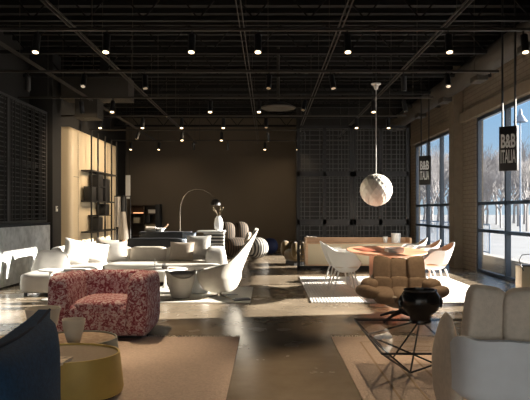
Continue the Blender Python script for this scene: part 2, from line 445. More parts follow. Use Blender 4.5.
# ---- left wall: concrete fronted cabinets with black lattice above
for (a, b, lab) in ((12.0, 13.1, 'concrete fronted low cabinet farthest along the left wall, beside the dark pillar'),
                    (10.8, 12.0, 'concrete fronted low cabinet behind the chaise, middle of the left wall row'),
                    (9.6, 10.8, 'concrete fronted low cabinet cut by the left picture edge, nearest of its row')):
    t = thing('low_cabinet', lab, 'cabinet', (-4.97, (a+b)/2, 0), group='concrete cabinets along the left wall')
    w = b-a
    MB().bb(-.26, .18, -w/2+.003, w/2-.003, .0, 1.13).build('body', 'charcoal', t, False)
    MB().bb(.182, .215, -w/2+.006, w/2-.006, .03, 1.10, bev=.003).build('door', 'concrete', t)
    MB().bb(-.26, .22, -w/2+.003, w/2-.003, 1.131, 1.15).build('worktop', 'charcoal', t, False)
def lattice(name, L, H, nz, seed, post=.05):
    """open grid in the local XZ plane, centred on x"""
    rr = random.Random(seed)
    fr = MB().bb(-L/2, -L/2+post, -.03, .03, 0, H).bb(L/2-post, L/2, -.03, .03, 0, H).bb(-L/2, L/2, -.03, .03, H-post, H).bb(-L/2, L/2, -.03, .03, 0, post)
    g = MB()
    for k in range(1, nz): g.bb(-L/2, L/2, -.008, .008, H*k/nz-.009, H*k/nz+.009)
    x = -L/2+.1
    while x < L/2-.08:
        g.bb(x-.008, x+.008, -.025, -.008, 0, H); x += rr.choice((.08,.08,.13,.24))
    return fr, g
for (a, b, lab) in ((11.15, 13.1, 'black lattice wall panel above the cabinets, beside the dark pillar'), (9.2, 11.15, 'black lattice wall panel above the cabinets, at the left picture edge')):
    t = thing('wall_lattice', lab, 'lattice panel', (-4.85, (a+b)/2, 1.16), R(90), 'lattice panels above the cabinets')
    fr, g = lattice('', b-a, 2.4, 27, int(a*10)); fr.build('frame', 'lattice', t, False); g.build('grid', 'lattice', t, False)
    MB().bb(-(b-a)/2+.05, (b-a)/2-.05, .2, .22, 1.15, 1.28).bb(-(b-a)/2+.05, (b-a)/2-.05, .03, .2, 1.2, 1.22).build('shelf', 'black', t, False)
struct(MB().bb(XL, -4.74, 13.2, 13.75, 0, ZC), 'trim_4', 'wall_black')              # dark pillar
t = thing('thermostat', 'small white thermostat on the dark pillar beside the cream panel', 'thermostat', (-4.735, 13.45, 1.45))
MB().box((0,0,0), (.02,.1,.12), bev=.005).build('case', 'white_paint', t); MB().box((.011,0,.02), (.004,.06,.04)).build('screen', 'black', t)

# ---- cream display unit with black shelving
t = thing('display_wall', 'tall cream lacquered display unit with rounded corner on the left', 'display unit', (0,0,0))
MB().bb(XL+.005, -4.76, 14.55, 19.0, .002, 3.46, bev=.11, seg=5).build('body', 'cream_panel', t)
f = MB()
for yy in (15.05, 16.4, 17.8): f.bb(-4.765, -4.757, yy-.004, yy+.004, .1, 3.35)
f.bb(-4.765, -4.757, 14.7, 15.1, 2.24, 2.25); f.build('panel_joint', 'wall_taupe', t, False)
sh = thing('shelving_unit', 'tall black open shelving in front of the cream display unit', 'shelves', (-4.745, 16.45, 0))
f = MB(); US = (15.2, 15.79, 16.47, 17.15, 17.72)
for i, yy in enumerate(US): MB().bb(.255, .29, yy-16.45-.02, yy-16.45+.02, 0, 3.44).build('upright', 'black', sh, False)
for z in (.10, .86, 1.65, 2.43):
    MB().bb(0, .29, 15.2-16.45+.024, 17.72-16.45-.024, z-.018, z+.018).build('shelf', 'black', sh, False)
for (ya, yb, z) in ((15.2,15.79,.5),(15.79,16.47,1.28),(16.47,17.15,1.28),(15.79,16.47,2.05)):
    MB().bb(0, .29, ya-16.45+.024, yb-16.45-.024, z-.012, z+.012).build('small_shelf', 'black', sh, False)
def sbox(y, z, d, h, w, lab, m='black', name='storage_box'):
    t = thing(name, lab, 'box', (-4.60, y, z)); 
    MB().box((0,0,h/2-.01), (w,d,h-.02), bev=.006).build('body', m, t); MB().box((0,0,h-.008), (w+.01,d+.01,.016), bev=.004).build('lid', 'charcoal', t)
sbox(15.5, 1.67, .42, .36, .2, 'black box at near end of the middle shelf of the black shelving')
sbox(16.13, 1.67, .45, .37, .2, 'black box beneath the small upper shelf of the black shelving')
sbox(16.13, 2.065, .5, .30, .2, 'topmost black box, on the small upper shelf of the black shelving')
sbox(16.8, 1.67, .5, .62, .22, 'tall black box on the middle shelf of the black shelving')
sbox(16.13, .88, .46, .36, .2, 'black box below the lower small shelf of the black shelving')
sbox(16.8, 1.295, .46, .30, .2, 'black box on the small lower shelf, far side of the shelving')
for k in range(9):
    h = (.30,.26,.33,.28,.34,.3,.27,.32,.29)[k]; yy = 15.86+k*.062
    b = thing('book', '%s book, number %d from the left in the row on the lowest shelf' % (('white','black','cream')[k % 3], k+1), 'book', (-4.58, yy, .12), group='books on the lowest shelf')
    b['label'] = '%s upright book, %s in the row of nine on the lowest shelf' % (('white','black','cream')[k % 3], ('first from left','second from left','third from left','fourth from left','in the middle','fourth from right','third from right','second from right','last on the right')[k])
    MB().box((0,0,h/2), (.2,.046,h), bev=.003).build('cover', ('paper','black','linen_lacquer')[k % 3], b); MB().box((.101,0,h/2), (.002,.034,h-.02)).build('spine', ('linen_lacquer','charcoal','paper')[k % 3], b)
# sample rail with hanging cloths
t = thing('sample_rail', 'black rail hung with cloth samples at the end of the shelving', 'rail', (-4.12, 17.0, 0))
MB().cyl((-.22,0,1.82), (.22,0,1.82), .014).build('bar', 'black', t)
for s in (-1,1): 
    MB().cyl((s*.22,0,.02), (s*.22,0,1.83), .013).build('post', 'black', t); MB().bb(s*.22-.02, s*.22+.02, -.2, .2, 0, .02).build('foot', 'black', t)
def cloth(x, L, w, m, lab, ph):
    b = MB().surf(lambda u, v: ((u-.5)*w*(1+.25*v), .03*math.sin(u*9+ph)*(0.3+v)-.0, -L*v), 14, 8, .012)
    solo(b, 'cloth_sample', m, lab, 'cloth', (x, 17.0-.03, 1.80))
cloth(-4.25, .85, .16, 'grey_fabric', 'grey cloth sample hanging leftmost on the rail', 0)
cloth(-4.07, .6, .14, 'charcoal', 'dark cloth sample hanging at the right end of the rail', 1)
t = thing('garment', 'long white cloth hanging low beside the black shelving', 'cloth', (-4.10, 16.85, 1.38))
MB().surf(lambda u, v: ((u-.5)*.2*(1+.4*v)+.05*v, .035*math.sin(u*8)*(0.3+v), -.80*v), 14, 8, .014).build('cloth', 'white_fabric', t)
MB().cyl((0,0,0), (0,.12,.44), .005, n=6).build('hanger', 'black', t)
solo(MB().surf(lambda u, v: ((u-.5)*.15, .03*math.sin(u*8), -.5*v), 12, 6, .012), 'cloth_sample', 'orange_cloth', 'orange cloth hanging low under the white cloth', 'cloth', (-4.05, 16.95, .98))
t = thing('banner', 'narrow white panel hung high left of the brown back wall', 'panel', (-4.55, 19.5, 1.80))
MB().box((0,0,.38), (.15,.03,.76), bev=.004).build('board', 'ceramic_white', t)
for s in (-1,1): MB().cyl((s*.05,0,.76), (s*.05,0,ZC-1.80), .004, n=6).build('wire', 'black', t)

# ---- back wall bookcase, lit shelf
t = thing('bookcase', 'dark bookcase with glowing shelf against the brown back wall', 'bookcase', (-4.5, 21.85, 0))
MB().bb(-.47, .45, .18, .22, 0, 1.62).build('back_panel', 'dark_wood', t, False)
for x in (-.47, .02): MB().bb(x-.015, x+.015, -.2, .18, 0, 1.62).build('side_panel', 'dark_wood', t, False)
MB().bb(.435, .60, -.2, .2, 0, 1.64).build('end_panel', 'charcoal', t, False)
for z in (.05, .5, .95, 1.3, 1.61): MB().bb(-.455, .435, -.2, .18, z-.014, z+.014).build('shelf', 'dark_wood', t, False)
MB().bb(-.43, .0, .10, .14, 1.315, 1.345).build('light_strip', 'shelfglow', t, False)
MB().bb(.05, .42, -.16, .15, .52, .92).build('drawer_front', 'linen_lacquer', t, False)
for (x, z, w, h, m, lab) in ((-4.18, 1.314, .30, .14, 'paper', 'white box on the glowing shelf of the back bookcase'), (-4.36, .964, .2, .28, 'black', 'black box in the middle of the back bookcase'), (-4.75, .964, .22, .2, 'linen_lacquer', 'tan box at left in the back bookcase')):
    q = thing('storage_box', lab, 'box', (x, 21.78, z)); MB().box((0,0,h/2-.01), (w,.2,h-.02), bev=.005).build('body', m, q); MB().box((0,0,h-.008), (w+.006,.206,.016)).build('lid', m, q)

# ---- dark sofa behind the white one
t = thing('dark_sofa', 'low dark sofa seen from behind, beyond the white sectional', 'sofa', (-2.83, 15.4, 0))
MB().puff((0,-.32,.44), (1.42,.16,.56), k=10).build('backrest', 'charcoal', t)
MB().puff((.05,.1,.30), (1.45,.72,.26), k=8).build('seat', 'charcoal', t)
MB().puff((-.66,.1,.42), (.14,.75,.36), k=8).build('armrest', 'charcoal', t); MB().puff((.70,.05,.46), (.15,.8,.48), k=8).build('armrest', 'blue_grey', t)
for sx in (-.6,.6):
    for sy in (-.3,.35): MB().cyl((sx,sy,0), (sx,sy,.2), .02).build('leg', 'black', t)
solo(MB().pillow((0,0,.22), (.4,.42,.14), (R(-12),0,R(-20))), 'pillow', 'blue_grey', 'light blue pillow propped on the dark sofa', 'pillow', (-2.02, 15.25, .44))
q = thing('side_counter', 'low charcoal counter behind the dark sofa', 'counter', (-2.75, 16.6, 0))
MB().bb(-.75,.6,-.25,.25,.08,.80,bev=.01).build('body', 'charcoal', q); MB().bb(-.77,.62,-.27,.27,.80,.83).build('worktop', 'charcoal', q, False); MB().bb(-.7,.55,-.2,.2,0,.08).build('plinth', 'black', q, False)
solo(MB().cyl((-.13,0,.07), (.13,0,.07), .07, n=18), 'bolster', 'white_fabric', 'white rolled bolster lying on the charcoal counter', 'bolster', (-3.22, 16.5, .832))
q = thing('decor_bowl', 'small wooden handled bowl on the charcoal counter', 'bowl', (-2.95, 16.5, .832))
MB().lathe([(0,0),(.06,0),(.12,.08),(.13,.1),(.12,.1),(.05,.02),(0,.02)]).build('bowl', 'ceramic_white', q); MB().tube([(.08,0,.09),(.16,0,.16),(.2,0,.2)], .022).build('handle', 'oak', q)

# ---- arc floor lamp
t = thing('arc_floor_lamp', 'slim arc floor lamp with dark dome against the back wall', 'floor lamp', (-2.49, 17.0, 0))
MB().lathe([(0,0),(.17,0),(.17,.04),(.02,.05),(0,.05)]).build('base', 'black', t)
arc = [(0,0,.05),(0,0,1.0),(.0,0,1.45),(.03,0,1.63),(.10,0,1.80),(.22,0,1.94),(.42,0,2.02),(.65,0,2.0),(.85,0,1.90),(.98,0,1.76)]
MB().tube(arc, .012, n=10, r1=.004).build('stem', 'steel', t)
MB().surf(lambda u, v: (1.0+.15*math.sin(v*PI/2)*math.cos(2*PI*u), .15*math.sin(v*PI/2)*math.sin(2*PI*u), 1.56+.19*math.cos(v*PI/2)), 24, 8, .008, True).build('lamp_shade', 'black', t)
MB().lathe([(0,0),(.05,.02),(.06,.06),(.03,.1),(0,.11)], 16, (1.0,0,1.57)).build('bulb', 'lampglow', t)

# ---- striped chest with vase
t = thing('striped_chest', 'black chest with pale horizontal stripes by the back wall', 'chest', (-1.48, 16.6, 0))
MB().bb(-.28,.27,-.22,.22,.05,.82,bev=.008).build('body', 'chest_stripe', t); MB().bb(-.46,.30,-.25,.25,.82,.86,bev=.004).build('top', 'white_paint', t)
MB().bb(-.25,.24,-.2,.2,0,.05).build('plinth', 'black', t, False)
v = thing('vase', 'white vase of dry stems on the striped chest', 'vase', (-1.36, 16.5, .861))
MB().lathe([(0,0),(.08,0),(.115,.06),(.125,.2),(.10,.33),(.06,.37),(.065,.40),(.05,.40),(.045,.36),(0,.3)], 28).build('body', 'ceramic_white', v)
b = MB(); rr = random.Random(2)
for k in range(12):
    a = rr.uniform(0,2*PI); L = rr.uniform(.12,.3); s = rr.uniform(.3,.9)
    b.tube([(0,0,.34), (.05*math.cos(a)*s,.05*math.sin(a)*s,.42), (L*.9*s*math.cos(a)-.04,L*s*math.sin(a),.42+L*.75)], .004, n=4)
    b.puff((L*.9*s*math.cos(a)-.04,L*s*math.sin(a),.42+L*.75), (.03,.03,.025), k=2, n=2)
b.build('stems', 'flower', v)

# ---- striped seats at the back
t = thing('striped_armchair', 'bulbous armchair in brown and black stripes by the back wall', 'armchair', (-.98, 18.4, 0), R(20))
MB().puff((0,0,.30), (.98,.95,.58), k=2.6).build('seat', 'stripe_brown', t)
MB().puff((-.22,.22,.70), (.56,.5,.72), k=2.4).build('backrest', 'stripe_brown', t); MB().puff((.22,.22,.74), (.5,.48,.66), k=2.4).build('backrest', 'stripe_brown', t)
solo(MB().puff((0,0,.31), (.66,.66,.62), k=2.15, n=12), 'ball_ottoman', 'stripe_white', 'black and white striped ball ottoman by the back wall', 'ottoman', (-.32, 17.75, 0), R(35))
solo(MB().puff((0,0,.26), (.52,.52,.52), k=2.15, n=12), 'ball_ottoman', 'navy_velvet', 'dark navy ball ottoman behind the striped one', 'ottoman', (.07, 19.6, 0))
t = thing('gold_armchair', 'olive gold tufted armchair half behind the lattice screen', 'armchair', (.83, 15.7, 0), R(-70))
MB().puff((0,-.02,.25), (.75,.7,.34), k=3.4).build('seat', 'gold_velvet', t)
for s in (-1,1):
    b = MB()
    for k in range(3): b.puff((s*.36,-.26+.22*k,.40), (.2,.25,.42), k=2.8)
    b.build('armrest', 'gold_velvet', t)
b = MB()
for k in range(3): b.puff((-.25+.25*k,.33,.46), (.27,.22,.54), k=2.8)
b.build('backrest', 'gold_velvet', t)
MB().bb(-.3,.3,-.28,.28,0,.1).build('plinth', 'black', t, False)

# ---- lattice screens behind the dining area
for (a, b, lab) in ((.70, 2.06, 'tall black lattice screen behind the left of the sideboard'), (2.06, 3.42, 'tall black lattice screen behind the pendant globe')):
    t = thing('lattice_screen', lab, 'screen', ((a+b)/2, 14.55, 0), 0, 'black lattice screens')
    fr, g = lattice('', b-a-.01, 3.47, 30, int(a*100), .07)
    fr.bb(-(b-a)/2, (b-a)/2, -.03, .03, 2.24, 2.36).bb(-(b-a)/2, (b-a)/2, -.03, .03, 1.06, 1.20).bb(-.05,.03,-.03,.03,0,3.47)
    fr.build('frame', 'black', t, False); g.build('grid', 'lattice', t, False)
struct(MB().bb(.95, XR-.01, 20.1, 20.3, 0, ZC-.1), 'wall_recess', 'wall_black')

# ---- sideboard
t = thing('sideboard', 'long pale oak sideboard in front of the lattice screens', 'sideboard', (2.08, 14.0, 0))
MB().bb(-1.22,1.22,-.22,.22,.14,.66,bev=.01).build('body', 'oak', t)
for k in range(3): MB().bb(-1.16+.775*k,-1.16+.775*(k+1)-.008,-.232,-.221,.17,.64,bev=.003).build('door', 'linen_lacquer', t)
MB().bb(-1.22,1.22,.18,.22,.66,.78).bb(-1.22,-1.18,-.22,.18,.66,.78).bb(1.18,1.22,-.22,.18,.66,.78).build('gallery_rail', 'oak', t, False)
for sx in (-.8,.8):
    for sy in (-.16,.16): MB().cyl((sx,sy,0), (sx,sy,.14), .012).build('leg', 'black', t)
q = thing('ceramic_cup', 'small white cup on the sideboard left of the cylinder vase', 'cup', (2.73, 13.97, .661)); MB().lathe([(0,0),(.04,0),(.06,.14),(.053,.14),(.036,.012),(0,.012)]).build('cup', 'ceramic_white', q)
q = thing('cylinder_vase', 'white cylinder vase on the right end of the sideboard', 'vase', (2.98, 13.97, .661)); MB().lathe([(0,0),(.10,0),(.11,.22),(.10,.22),(.092,.012),(0,.012)]).build('body', 'ceramic_white', q)

# ---- dining table
TZ = .012
t = thing('dining_table', 'pinkish oak dining table with oval top on the white rug', 'table', (2.06, 10.5, TZ))
b = MB().lathe([(0,.66),(.92,.66),(1.0,.69),(1.0,.705),(0,.705)], 64, sx=.66, sy=1.22); b.build('tabletop', 'terracotta', t)
MB().bb(-.30,-.05,-.70,-.05,0,.66,bev=.02).build('pedestal', 'terracotta', t); MB().bb(-.02,.30,.1,.72,0,.66,bev=.02).build('pedestal', 'terracotta', t)
solo(MB().box((0,0,.004), (.30,.9,.008), bev=.002), 'table_runner', 'terracotta_dark', 'dark red runner lying along the left of the dining table', 'runner', (1.73, 10.55, .7175), R(4))
q = thing('white_box', 'flat white box on the dining table beside the dark runner', 'box', (2.10, 10.0, .7175))
MB().box((0,0,.03), (.26,.34,.06), bev=.006).build('body', 'white_paint', q); MB().box((0,0,.066), (.265,.345,.012), bev=.003).build('lid', 'white_paint', q)

def bucket(th, v, wtop, back, arm, front, r0, zb, lean):
    """rim of a bucket shell; th=0 is the back"""
    a = abs(th)
    s = .5+.5*math.cos(min(a/1.45,1)*PI)
    g = .5+.5*math.cos(min(max((a-1.95)/.8,0),1)*PI)
    rim = front + (arm-front)*g + (back-arm)*s
    z = zb + v*(rim-zb)
    k = v**.26
    hh = max(0,(z-arm))/(max(back-arm,.01))
    r = r0*k
    return Vector((r*math.sin(th)*(1-wtop*hh), r*math.cos(th)*.96 + lean*max(0,z-zb)**1.5, z))
def dining_chair(pad):
    t = thing('dining_chair', '', 'chair', group='white dining chairs')
    MB().surf(lambda u, v: bucket((u-.5)*2*PI, .01+.99*v, .12, .84, .70, .52, .305, .35, .16), 44, 12, .016, True).build('shell', 'white_paint', t)
    for sx in (-1,1):
        for sy in (-1,1):
            MB().cyl((sx*.15, sy*.13, .375), (sx*.25, sy*.23+.01, 0), .016, .011, n=10).build('leg', 'white_paint', t)
    MB().puff((0,-.02,.455), (.44,.42,.07), k=2.6).build('seat_pad', pad, t)
    if pad == 'tan_pad':
        MB().surf(lambda u, v: bucket((u-.5)*1.7, .25+.72*v, .12, .84, .70, .52, .283, .37, .16), 14, 8, .014).build('back_pad', pad, t)
    return t
ca = dining_chair('cream_fabric'); ca.location = (1.30, 10.15, TZ); ca.rotation_euler.z = R(-98+180+10)
ca['label'] = 'white shell dining chair at the near left of the dining table'
cb_ = copy_tree(ca); cb_.location = (1.29, 11.0, TZ); cb_.rotation_euler.z = R(94); cb_['label'] = 'white shell dining chair behind the near left one at the dining table'
cc = dining_chair('tan_pad'); 
for i, (x, yy, lab) in enumerate(((2.95, 10.6, 'white dining chair with tan pad, nearest on the window side of the table'), (2.95, 11.45, 'white dining chair with tan pad, middle of three on the window side'), (2.92, 12.3, 'white dining chair with tan pad, farthest of three on the window side'))):
    o = cc if i == 0 else copy_tree(cc)
    o.location = (x, yy, TZ); o.rotation_euler.z = R(-88-4*i); o['label'] = lab

# ---- pendant globe
t = thing('pendant_lamp', 'white globe pendant lamp of scales over the dining table', 'pendant lamp', (2.0, 11.1, 1.79))
rad = .297; N = 18; NV = 13
b = bmesh.new()
def sp(i, j):
    ph = .05 + (PI-.10)*j/NV
    th = 2*PI*(i+.5*j)/N
    return Vector((math.sin(ph)*math.cos(th), math.sin(ph)*math.sin(th), math.cos(ph)))
for j in range(1, NV):
    for i in range(N):
        q = [sp(i, j-1) if j > 0 else None, sp(i, j), sp(i-1, j+1), sp(i-1, j)]
        ce = sum(q, Vector())/4
        top = q[0]; 
        vs = [b.verts.new(p*rad*(1.0 if k != 2 else 1.025)) for k, p in enumerate(q)]
        vi = [b.verts.new((p*.0+p)*rad*.96) for p in q]
        b.faces.new(vs); b.faces.new(vi[::-1])
        for k in range(4): b.faces.new((vs[k], vi[k], vi[(k+1) % 4], vs[(k+1) % 4]))
bmesh.ops.recalc_face_normals(b, faces=b.faces[:])
m_ = MB(); m_._merge(b); m_.puff((0,0,0), (rad*1.90,)*3, k=2, n=10); m_.build('lamp_shade', 'shade_white', t, True, 25)
MB().cyl((0,0,rad*.95), (0,0,1.95), .006, n=8).build('cord', 'white_paint', t)
MB().lathe([(0,1.86),(.03,1.86),(.05,1.93),(.09,1.95),(.09,1.97),(0,1.97)], 20).build('canopy', 'white_paint', t)
MB().cyl((0,0,1.97), (0,0,ZC-1.79), .012, n=8).build('drop_rod', 'black', t)

# ---- white sectional sofa
t = thing('sectional_sofa', 'large white sectional sofa along the left of the showroom', 'sofa', (0,0,0))
MB().puff((-3.62,10.35,.21), (.96,1.15,.34), k=7).build('chaise_seat', 'white_fabric', t)
MB().puff((-3.6,11.55,.22), (1.0,1.3,.36), k=8).build('corner_seat', 'white_fabric', t)
MB().puff((-2.0,11.72,.23), (2.25,1.0,.36), k=9).build('long_seat', 'white_fabric', t)
MB().puff((-3.92,10.88,.43), (.62,.26,.50), (R(-18),R(4),R(6)), k=5, deform=lambda p: (p.x*(1-.14*p.z), p.y, p.z)).build('backrest', 'white_fabric', t)
MB().puff((-4.0,11.8,.46), (.22,1.0,.52), (0,R(-8),0), k=6).build('backrest', 'white_fabric', t)
for (x0, x1) in ((-3.3,-2.78),(-2.78,-2.05),(-2.05,-1.35)):
    MB().puff(((x0+x1)/2,12.18,.46), (x1-x0+.02,.24,.44), (R(-8),0,0), k=6).build('back_cushion', 'cream_fabric', t)
MB().puff((-1.02,11.75,.46), (.42,.62,.50), (0,0,R(4)), k=6, deform=lambda p: (p.x*(1-.2*p.z), p.y*(1-.1*p.z), p.z)).build('end_cushion', 'white_fabric', t)
for (x, yy) in ((-4.0,9.9),(-3.25,9.9),(-4.0,12.0),(-2.9,11.35),(-1.05,11.35),(-1.05,12.05)): MB().cyl((x,yy,0), (x,yy,.06), .03).build('foot', 'black', t)
def pillow(x, yy, z, w, h, th, rot, m, lab):
    solo(MB().pillow((0,0,h/2*.94), (w,h,th), (0,0,0)), 'pillow', m, lab, 'pillow', (x,yy,z), rot=tuple(R(a) for a in rot))
pillow(-3.62, 11.2, .40, .50, .52, .20, (-24,14,24), 'white_fabric', 'white pillow leaning behind the chaise backrest, leftmost on the sofa')
pillow(-3.38, 11.62, .405, .50, .44, .18, (-26,12,20), 'grey_fabric', 'pale grey pillow leaning beside the leftmost sofa pillow')
pillow(-3.28, 12.02, .41, .46, .46, .16, (-14,8,12), 'taupe_fabric', 'taupe pillow partly behind a white one at the sofa corner')
pillow(-3.02, 11.86, .41, .50, .42, .18, (-22,-4,8), 'white_fabric', 'white square pillow in front of the taupe one at the sofa corner')
pillow(-1.72, 11.85, .42, .50, .40, .16, (-20,0,-6), 'taupe_fabric', 'brown rectangular pillow on the right half of the white sofa')
pillow(-1.40, 12.0, .42, .50, .52, .16, (-14,0,-4), 'white_fabric', 'white pillow behind the brown pillow near the sofa end')

# ---- small tables and poufs by the sofa
def tulip(name, x, y, z0, r, h, lab, cat='table', m='white_paint'):
    t = thing(name, lab, cat, (x,y,z0))
    MB().lathe([(0,h-.02),(r*.96,h-.02),(r,h-.01),(r*.97,h),(0,h)], 40).build('tabletop', m, t)
    MB().lathe([(0,0),(r*.75,0),(r*.75,.01),(.05,.03),(.022,.12),(.02,h*.6),(.03,h-.04),(.07,h-.02),(0,h-.02)], 28).build('pedestal', m, t)
    return t
tulip('side_table', -3.41, 9.42, .0125, .19, .47, 'small white pedestal side table in front of the chaise')
tulip('coffee_table', -1.82, 10.58, .012, .40, .37, 'white round low table with small items before the sofa')
q = thing('candlestick', 'white candlestick on the low round table before the sofa', 'candlestick', (-1.98, 10.5, .384)); MB().lathe([(0,0),(.03,0),(.03,.012),(.008,.02),(.008,.1),(.014,.12),(0,.12)]).build('holder', 'white_paint', q); MB().cyl((0,0,.12),(0,0,.18),.009).build('candle', 'paper', q)
q = thing('small_bowl', 'small dark bowl on the low round table before the sofa', 'bowl', (-1.80, 10.45, .384)); MB().lathe([(0,0),(.03,0),(.06,.045),(.054,.045),(.026,.01),(0,.01)]).build('bowl', 'dark_wood', q)
q = thing('small_dish', 'flat brown dish on the low round table before the sofa', 'dish', (-1.66, 10.52, .384)); MB().lathe([(0,0),(.07,0),(.085,.018),(.08,.018),(.066,.006),(0,.006)]).build('dish', 'tan_pad', q)
q = thing('glass_tumbler', 'small grey tumbler behind the dark bowl on the low table', 'tumbler', (-1.85, 10.66, .384)); MB().lathe([(0,0),(.028,0),(.032,.09),(.028,.09),(.024,.01),(0,.01)]).build('cup', 'smoked', q)
t = thing('pouf', 'cream tulip shaped pouf beside the tall swivel chair', 'pouf', (-1.40, 9.62, .013), R(200))
MB().surf(lambda u, v: (lambda th: Vector(((.15+.10*v**.9)*math.cos(th), (.15+.10*v**.9)*math.sin(th), .01+v*(.37+.055*math.cos(2*th)))))(2*PI*u), 40, 10, .03, True).build('shell', 'boucle', t)
MB().puff((0,0,.35), (.45,.45,.16), k=2.4).build('seat_pad', 'boucle', t); MB().lathe([(0,0),(.14,0),(.14,.02),(0,.02)]).build('base', 'black', t)
t = thing('drum_table', 'bright white drum side table between pouf and swivel chair', 'table', (-1.17, 10.2, .012))
MB().lathe([(0,0),(.17,0),(.19,.02),(.16,.2),(.2,.33),(0,.33)], 36).build('body', 'white_paint', t); MB().lathe([(0,.331),(.215,.331),(.22,.34),(.215,.352),(0,.352)], 36).build('tabletop', 'white_paint', t)

# ---- tall winged swivel chair
t = thing('swivel_lounge_chair', 'tall winged cream swivel chair facing the sofa', 'lounge chair', (-.78, 9.62, .013), R(-102+6))
t.rotation_euler.z = R(-96+0)
def pap(th, v):
    a = abs(th)
    s = .5+.5*math.cos(min(a/1.6,1)*PI); s = s**1.15
    g = .5+.5*math.cos(min(max((a-1.5)/1.4,0),1)*PI)
    rim = .43+.08*g+.59*s
    z = .10+v*(rim-.10)
    hh = max(0, z-.42)/.66
    r = .36*min(1,(v*(rim-.10)/.25+.02))**.2 if z < .42 else .36
    return Vector((r*math.sin(th)*(1-.30*min(hh,1)), r*math.cos(th)*(1-.12*hh)+.31*hh**1.05, z))
MB().surf(lambda u, v: pap((u-.5)*2*PI, .01+.99*v), 56, 26, .05, True).build('shell', 'boucle', t)
MB().puff((0,-.02,.33), (.58,.56,.16), k=2.6).build('seat_cushion', 'boucle', t)
MB().puff((0,.47,.96), (.30,.09,.20), (R(-22),0,0), k=3).build('head_cushion', 'cream_fabric', t)
MB().cyl((0,0,.03),(0,0,.12),.04).build('column', 'steel', t)
for k in range(4):
    a = R(45+90*k); MB().tube([(0,0,.045),(.2*math.cos(a),.2*math.sin(a),.03),(.36*math.cos(a),.36*math.sin(a),.012)], .014, n=8, r1=.009).build('foot', 'steel', t)
solo(MB().box((0,0,.006), (.26,.2,.012), bev=.003).box((.03,.0,.017), (.22,.17,.009), bev=.003), 'magazine_stack', 'charcoal', 'dark magazines lying on the rug under the swivel chair', 'magazines', (-.42, 9.36, .013), R(15))

# ---- red patterned armchair
t = thing('patterned_armchair', 'puffy armchair in red and white toile print', 'armchair', (-1.845, 6.9, .012))
MB().puff((0,.02,.19), (1.04,.86,.34), k=9).build('base', 'toile', t)
MB().puff((0,-.06,.335), (.60,.72,.16), k=4.5).build('seat', 'toile', t)
for s in (-1,1):
    MB().puff((s*.425,-.02,.365), (.25,.90,.68), (0,R(s*2),0), k=5.5, n=12, deform=lambda p, s=s: (p.x*(1-.10*p.z)+.10*s*max(0,-p.z)*0, p.y*(1-.04*p.z), p.z*(1-.05*p.y) - .05*(1-abs(p.y))*max(0,p.z))).build('armrest', 'toile', t)
MB().puff((0,.34,.42), (.88,.24,.56), (R(-6),0,0), k=5, n=12, deform=lambda p: (p.x, p.y, p.z-.07*(1-p.x*p.x)*max(0,p.z))).build('backrest', 'toile', t)
MB().bb(-.46,.46,-.34,.38,0,.03).build('plinth', 'black', t, False)

# ---- drum tables at front left
def drum(x, y, z0, r, h, side, top, lab, sx=1, sy=1):
    t = thing('drum_coffee_table', lab, 'coffee table', (x,y,z0))
    MB().lathe([(0,.02),(r*1.05,.02),(r*1.07,.05),(r*1.04,h*.55),(r,h),(r*.965,h),(r*.96,h-.03),(0,h-.03)], 72, sx=sx, sy=sy).build('drum', side, t)
    MB().lathe([(0,h-.029),(r*.955,h-.029),(r*.955,h-.014),(0,h-.014)], 72, sx=sx, sy=sy).build('tabletop', top, t)
    MB().lathe([(0,0),(r*.98,0),(r*.98,.02),(0,.02)], 48, sx=sx, sy=sy).build('plinth', 'black', t)
drum(-1.54, 4.55, .0125, .41, .315, 'brass', 'stone_top', 'yellow lacquered drum coffee table on the tan rug', 1, .80)
drum(-1.70, 5.29, .0125, .36, .27, 'green_grey', 'patina', 'low grey sided drum table behind the yellow one', 1, .95)
TB = .0125+.27-.0135
v = thing('ceramic_cup', 'sand coloured tapered cup on the grey drum table', 'cup', (-1.665, 5.14, TB))
MB().lathe([(0,0),(.045,0),(.055,.012),(.085,.12),(.098,.205),(.092,.205),(.078,.12),(.045,.02),(0,.018)], 40).build('cup', 'ceramic', v)
v = thing('ceramic_bowl', 'larger sand coloured bowl behind the navy chair on the drum table', 'bowl', (-1.965, 5.24, TB))
MB().lathe([(0,0),(.07,0),(.085,.015),(.125,.16),(.148,.285),(.14,.285),(.115,.16),(.07,.025),(0,.02)], 44).build('bowl', 'ceramic', v)
q = thing('picture_book', 'book with printed cover on the yellow drum table', 'book', (-1.56, 4.30, .0125+.315-.0135), R(-8))
MB().box((0,0,.010), (.25,.19,.018), bev=.001).build('pages', 'paper', q); MB().box((0,0,.0215), (.256,.196,.004)).build('cover', 'print_cover', q)

# ---- navy chair in the front corner
t = thing('navy_armchair', 'navy blue armchair cut off at the lower left corner', 'armchair', (-.965, 2.62, .0125))
bk = MB()
t_ = bmesh.new(); bmesh.ops.create_cube(t_, size=2); bmesh.ops.subdivide_edges(t_, edges=t_.edges[:], cuts=12, use_grid_fill=True)
for v_ in t_.verts:
    p = v_.co.copy()
    f = max(0,(1-abs(p.y)**4)*(1-max(0,p.z)**3))**.5            # fullness, thin at the seams
    v_.co = Vector((-.16+p.x*(.03+.11*f), p.y*.40*(1-.04*(1-p.z*p.z)), .575+p.z*.295+(.022*p.y-.035*(1-p.y*p.y))*max(0,p.z)))
bk._merge(t_); bk = bk.build('backrest', 'navy', t)
MB().tube([(-.13,-.39,.852),(-.128,-.2,.835),(-.128,0,.832),(-.128,.2,.845),(-.13,.39,.893)], .007, n=6).build('piping', 'navy_piping', bk)
MB().puff((-.52,.0,.30), (.80,.82,.28), k=6).build('seat', 'navy', t)
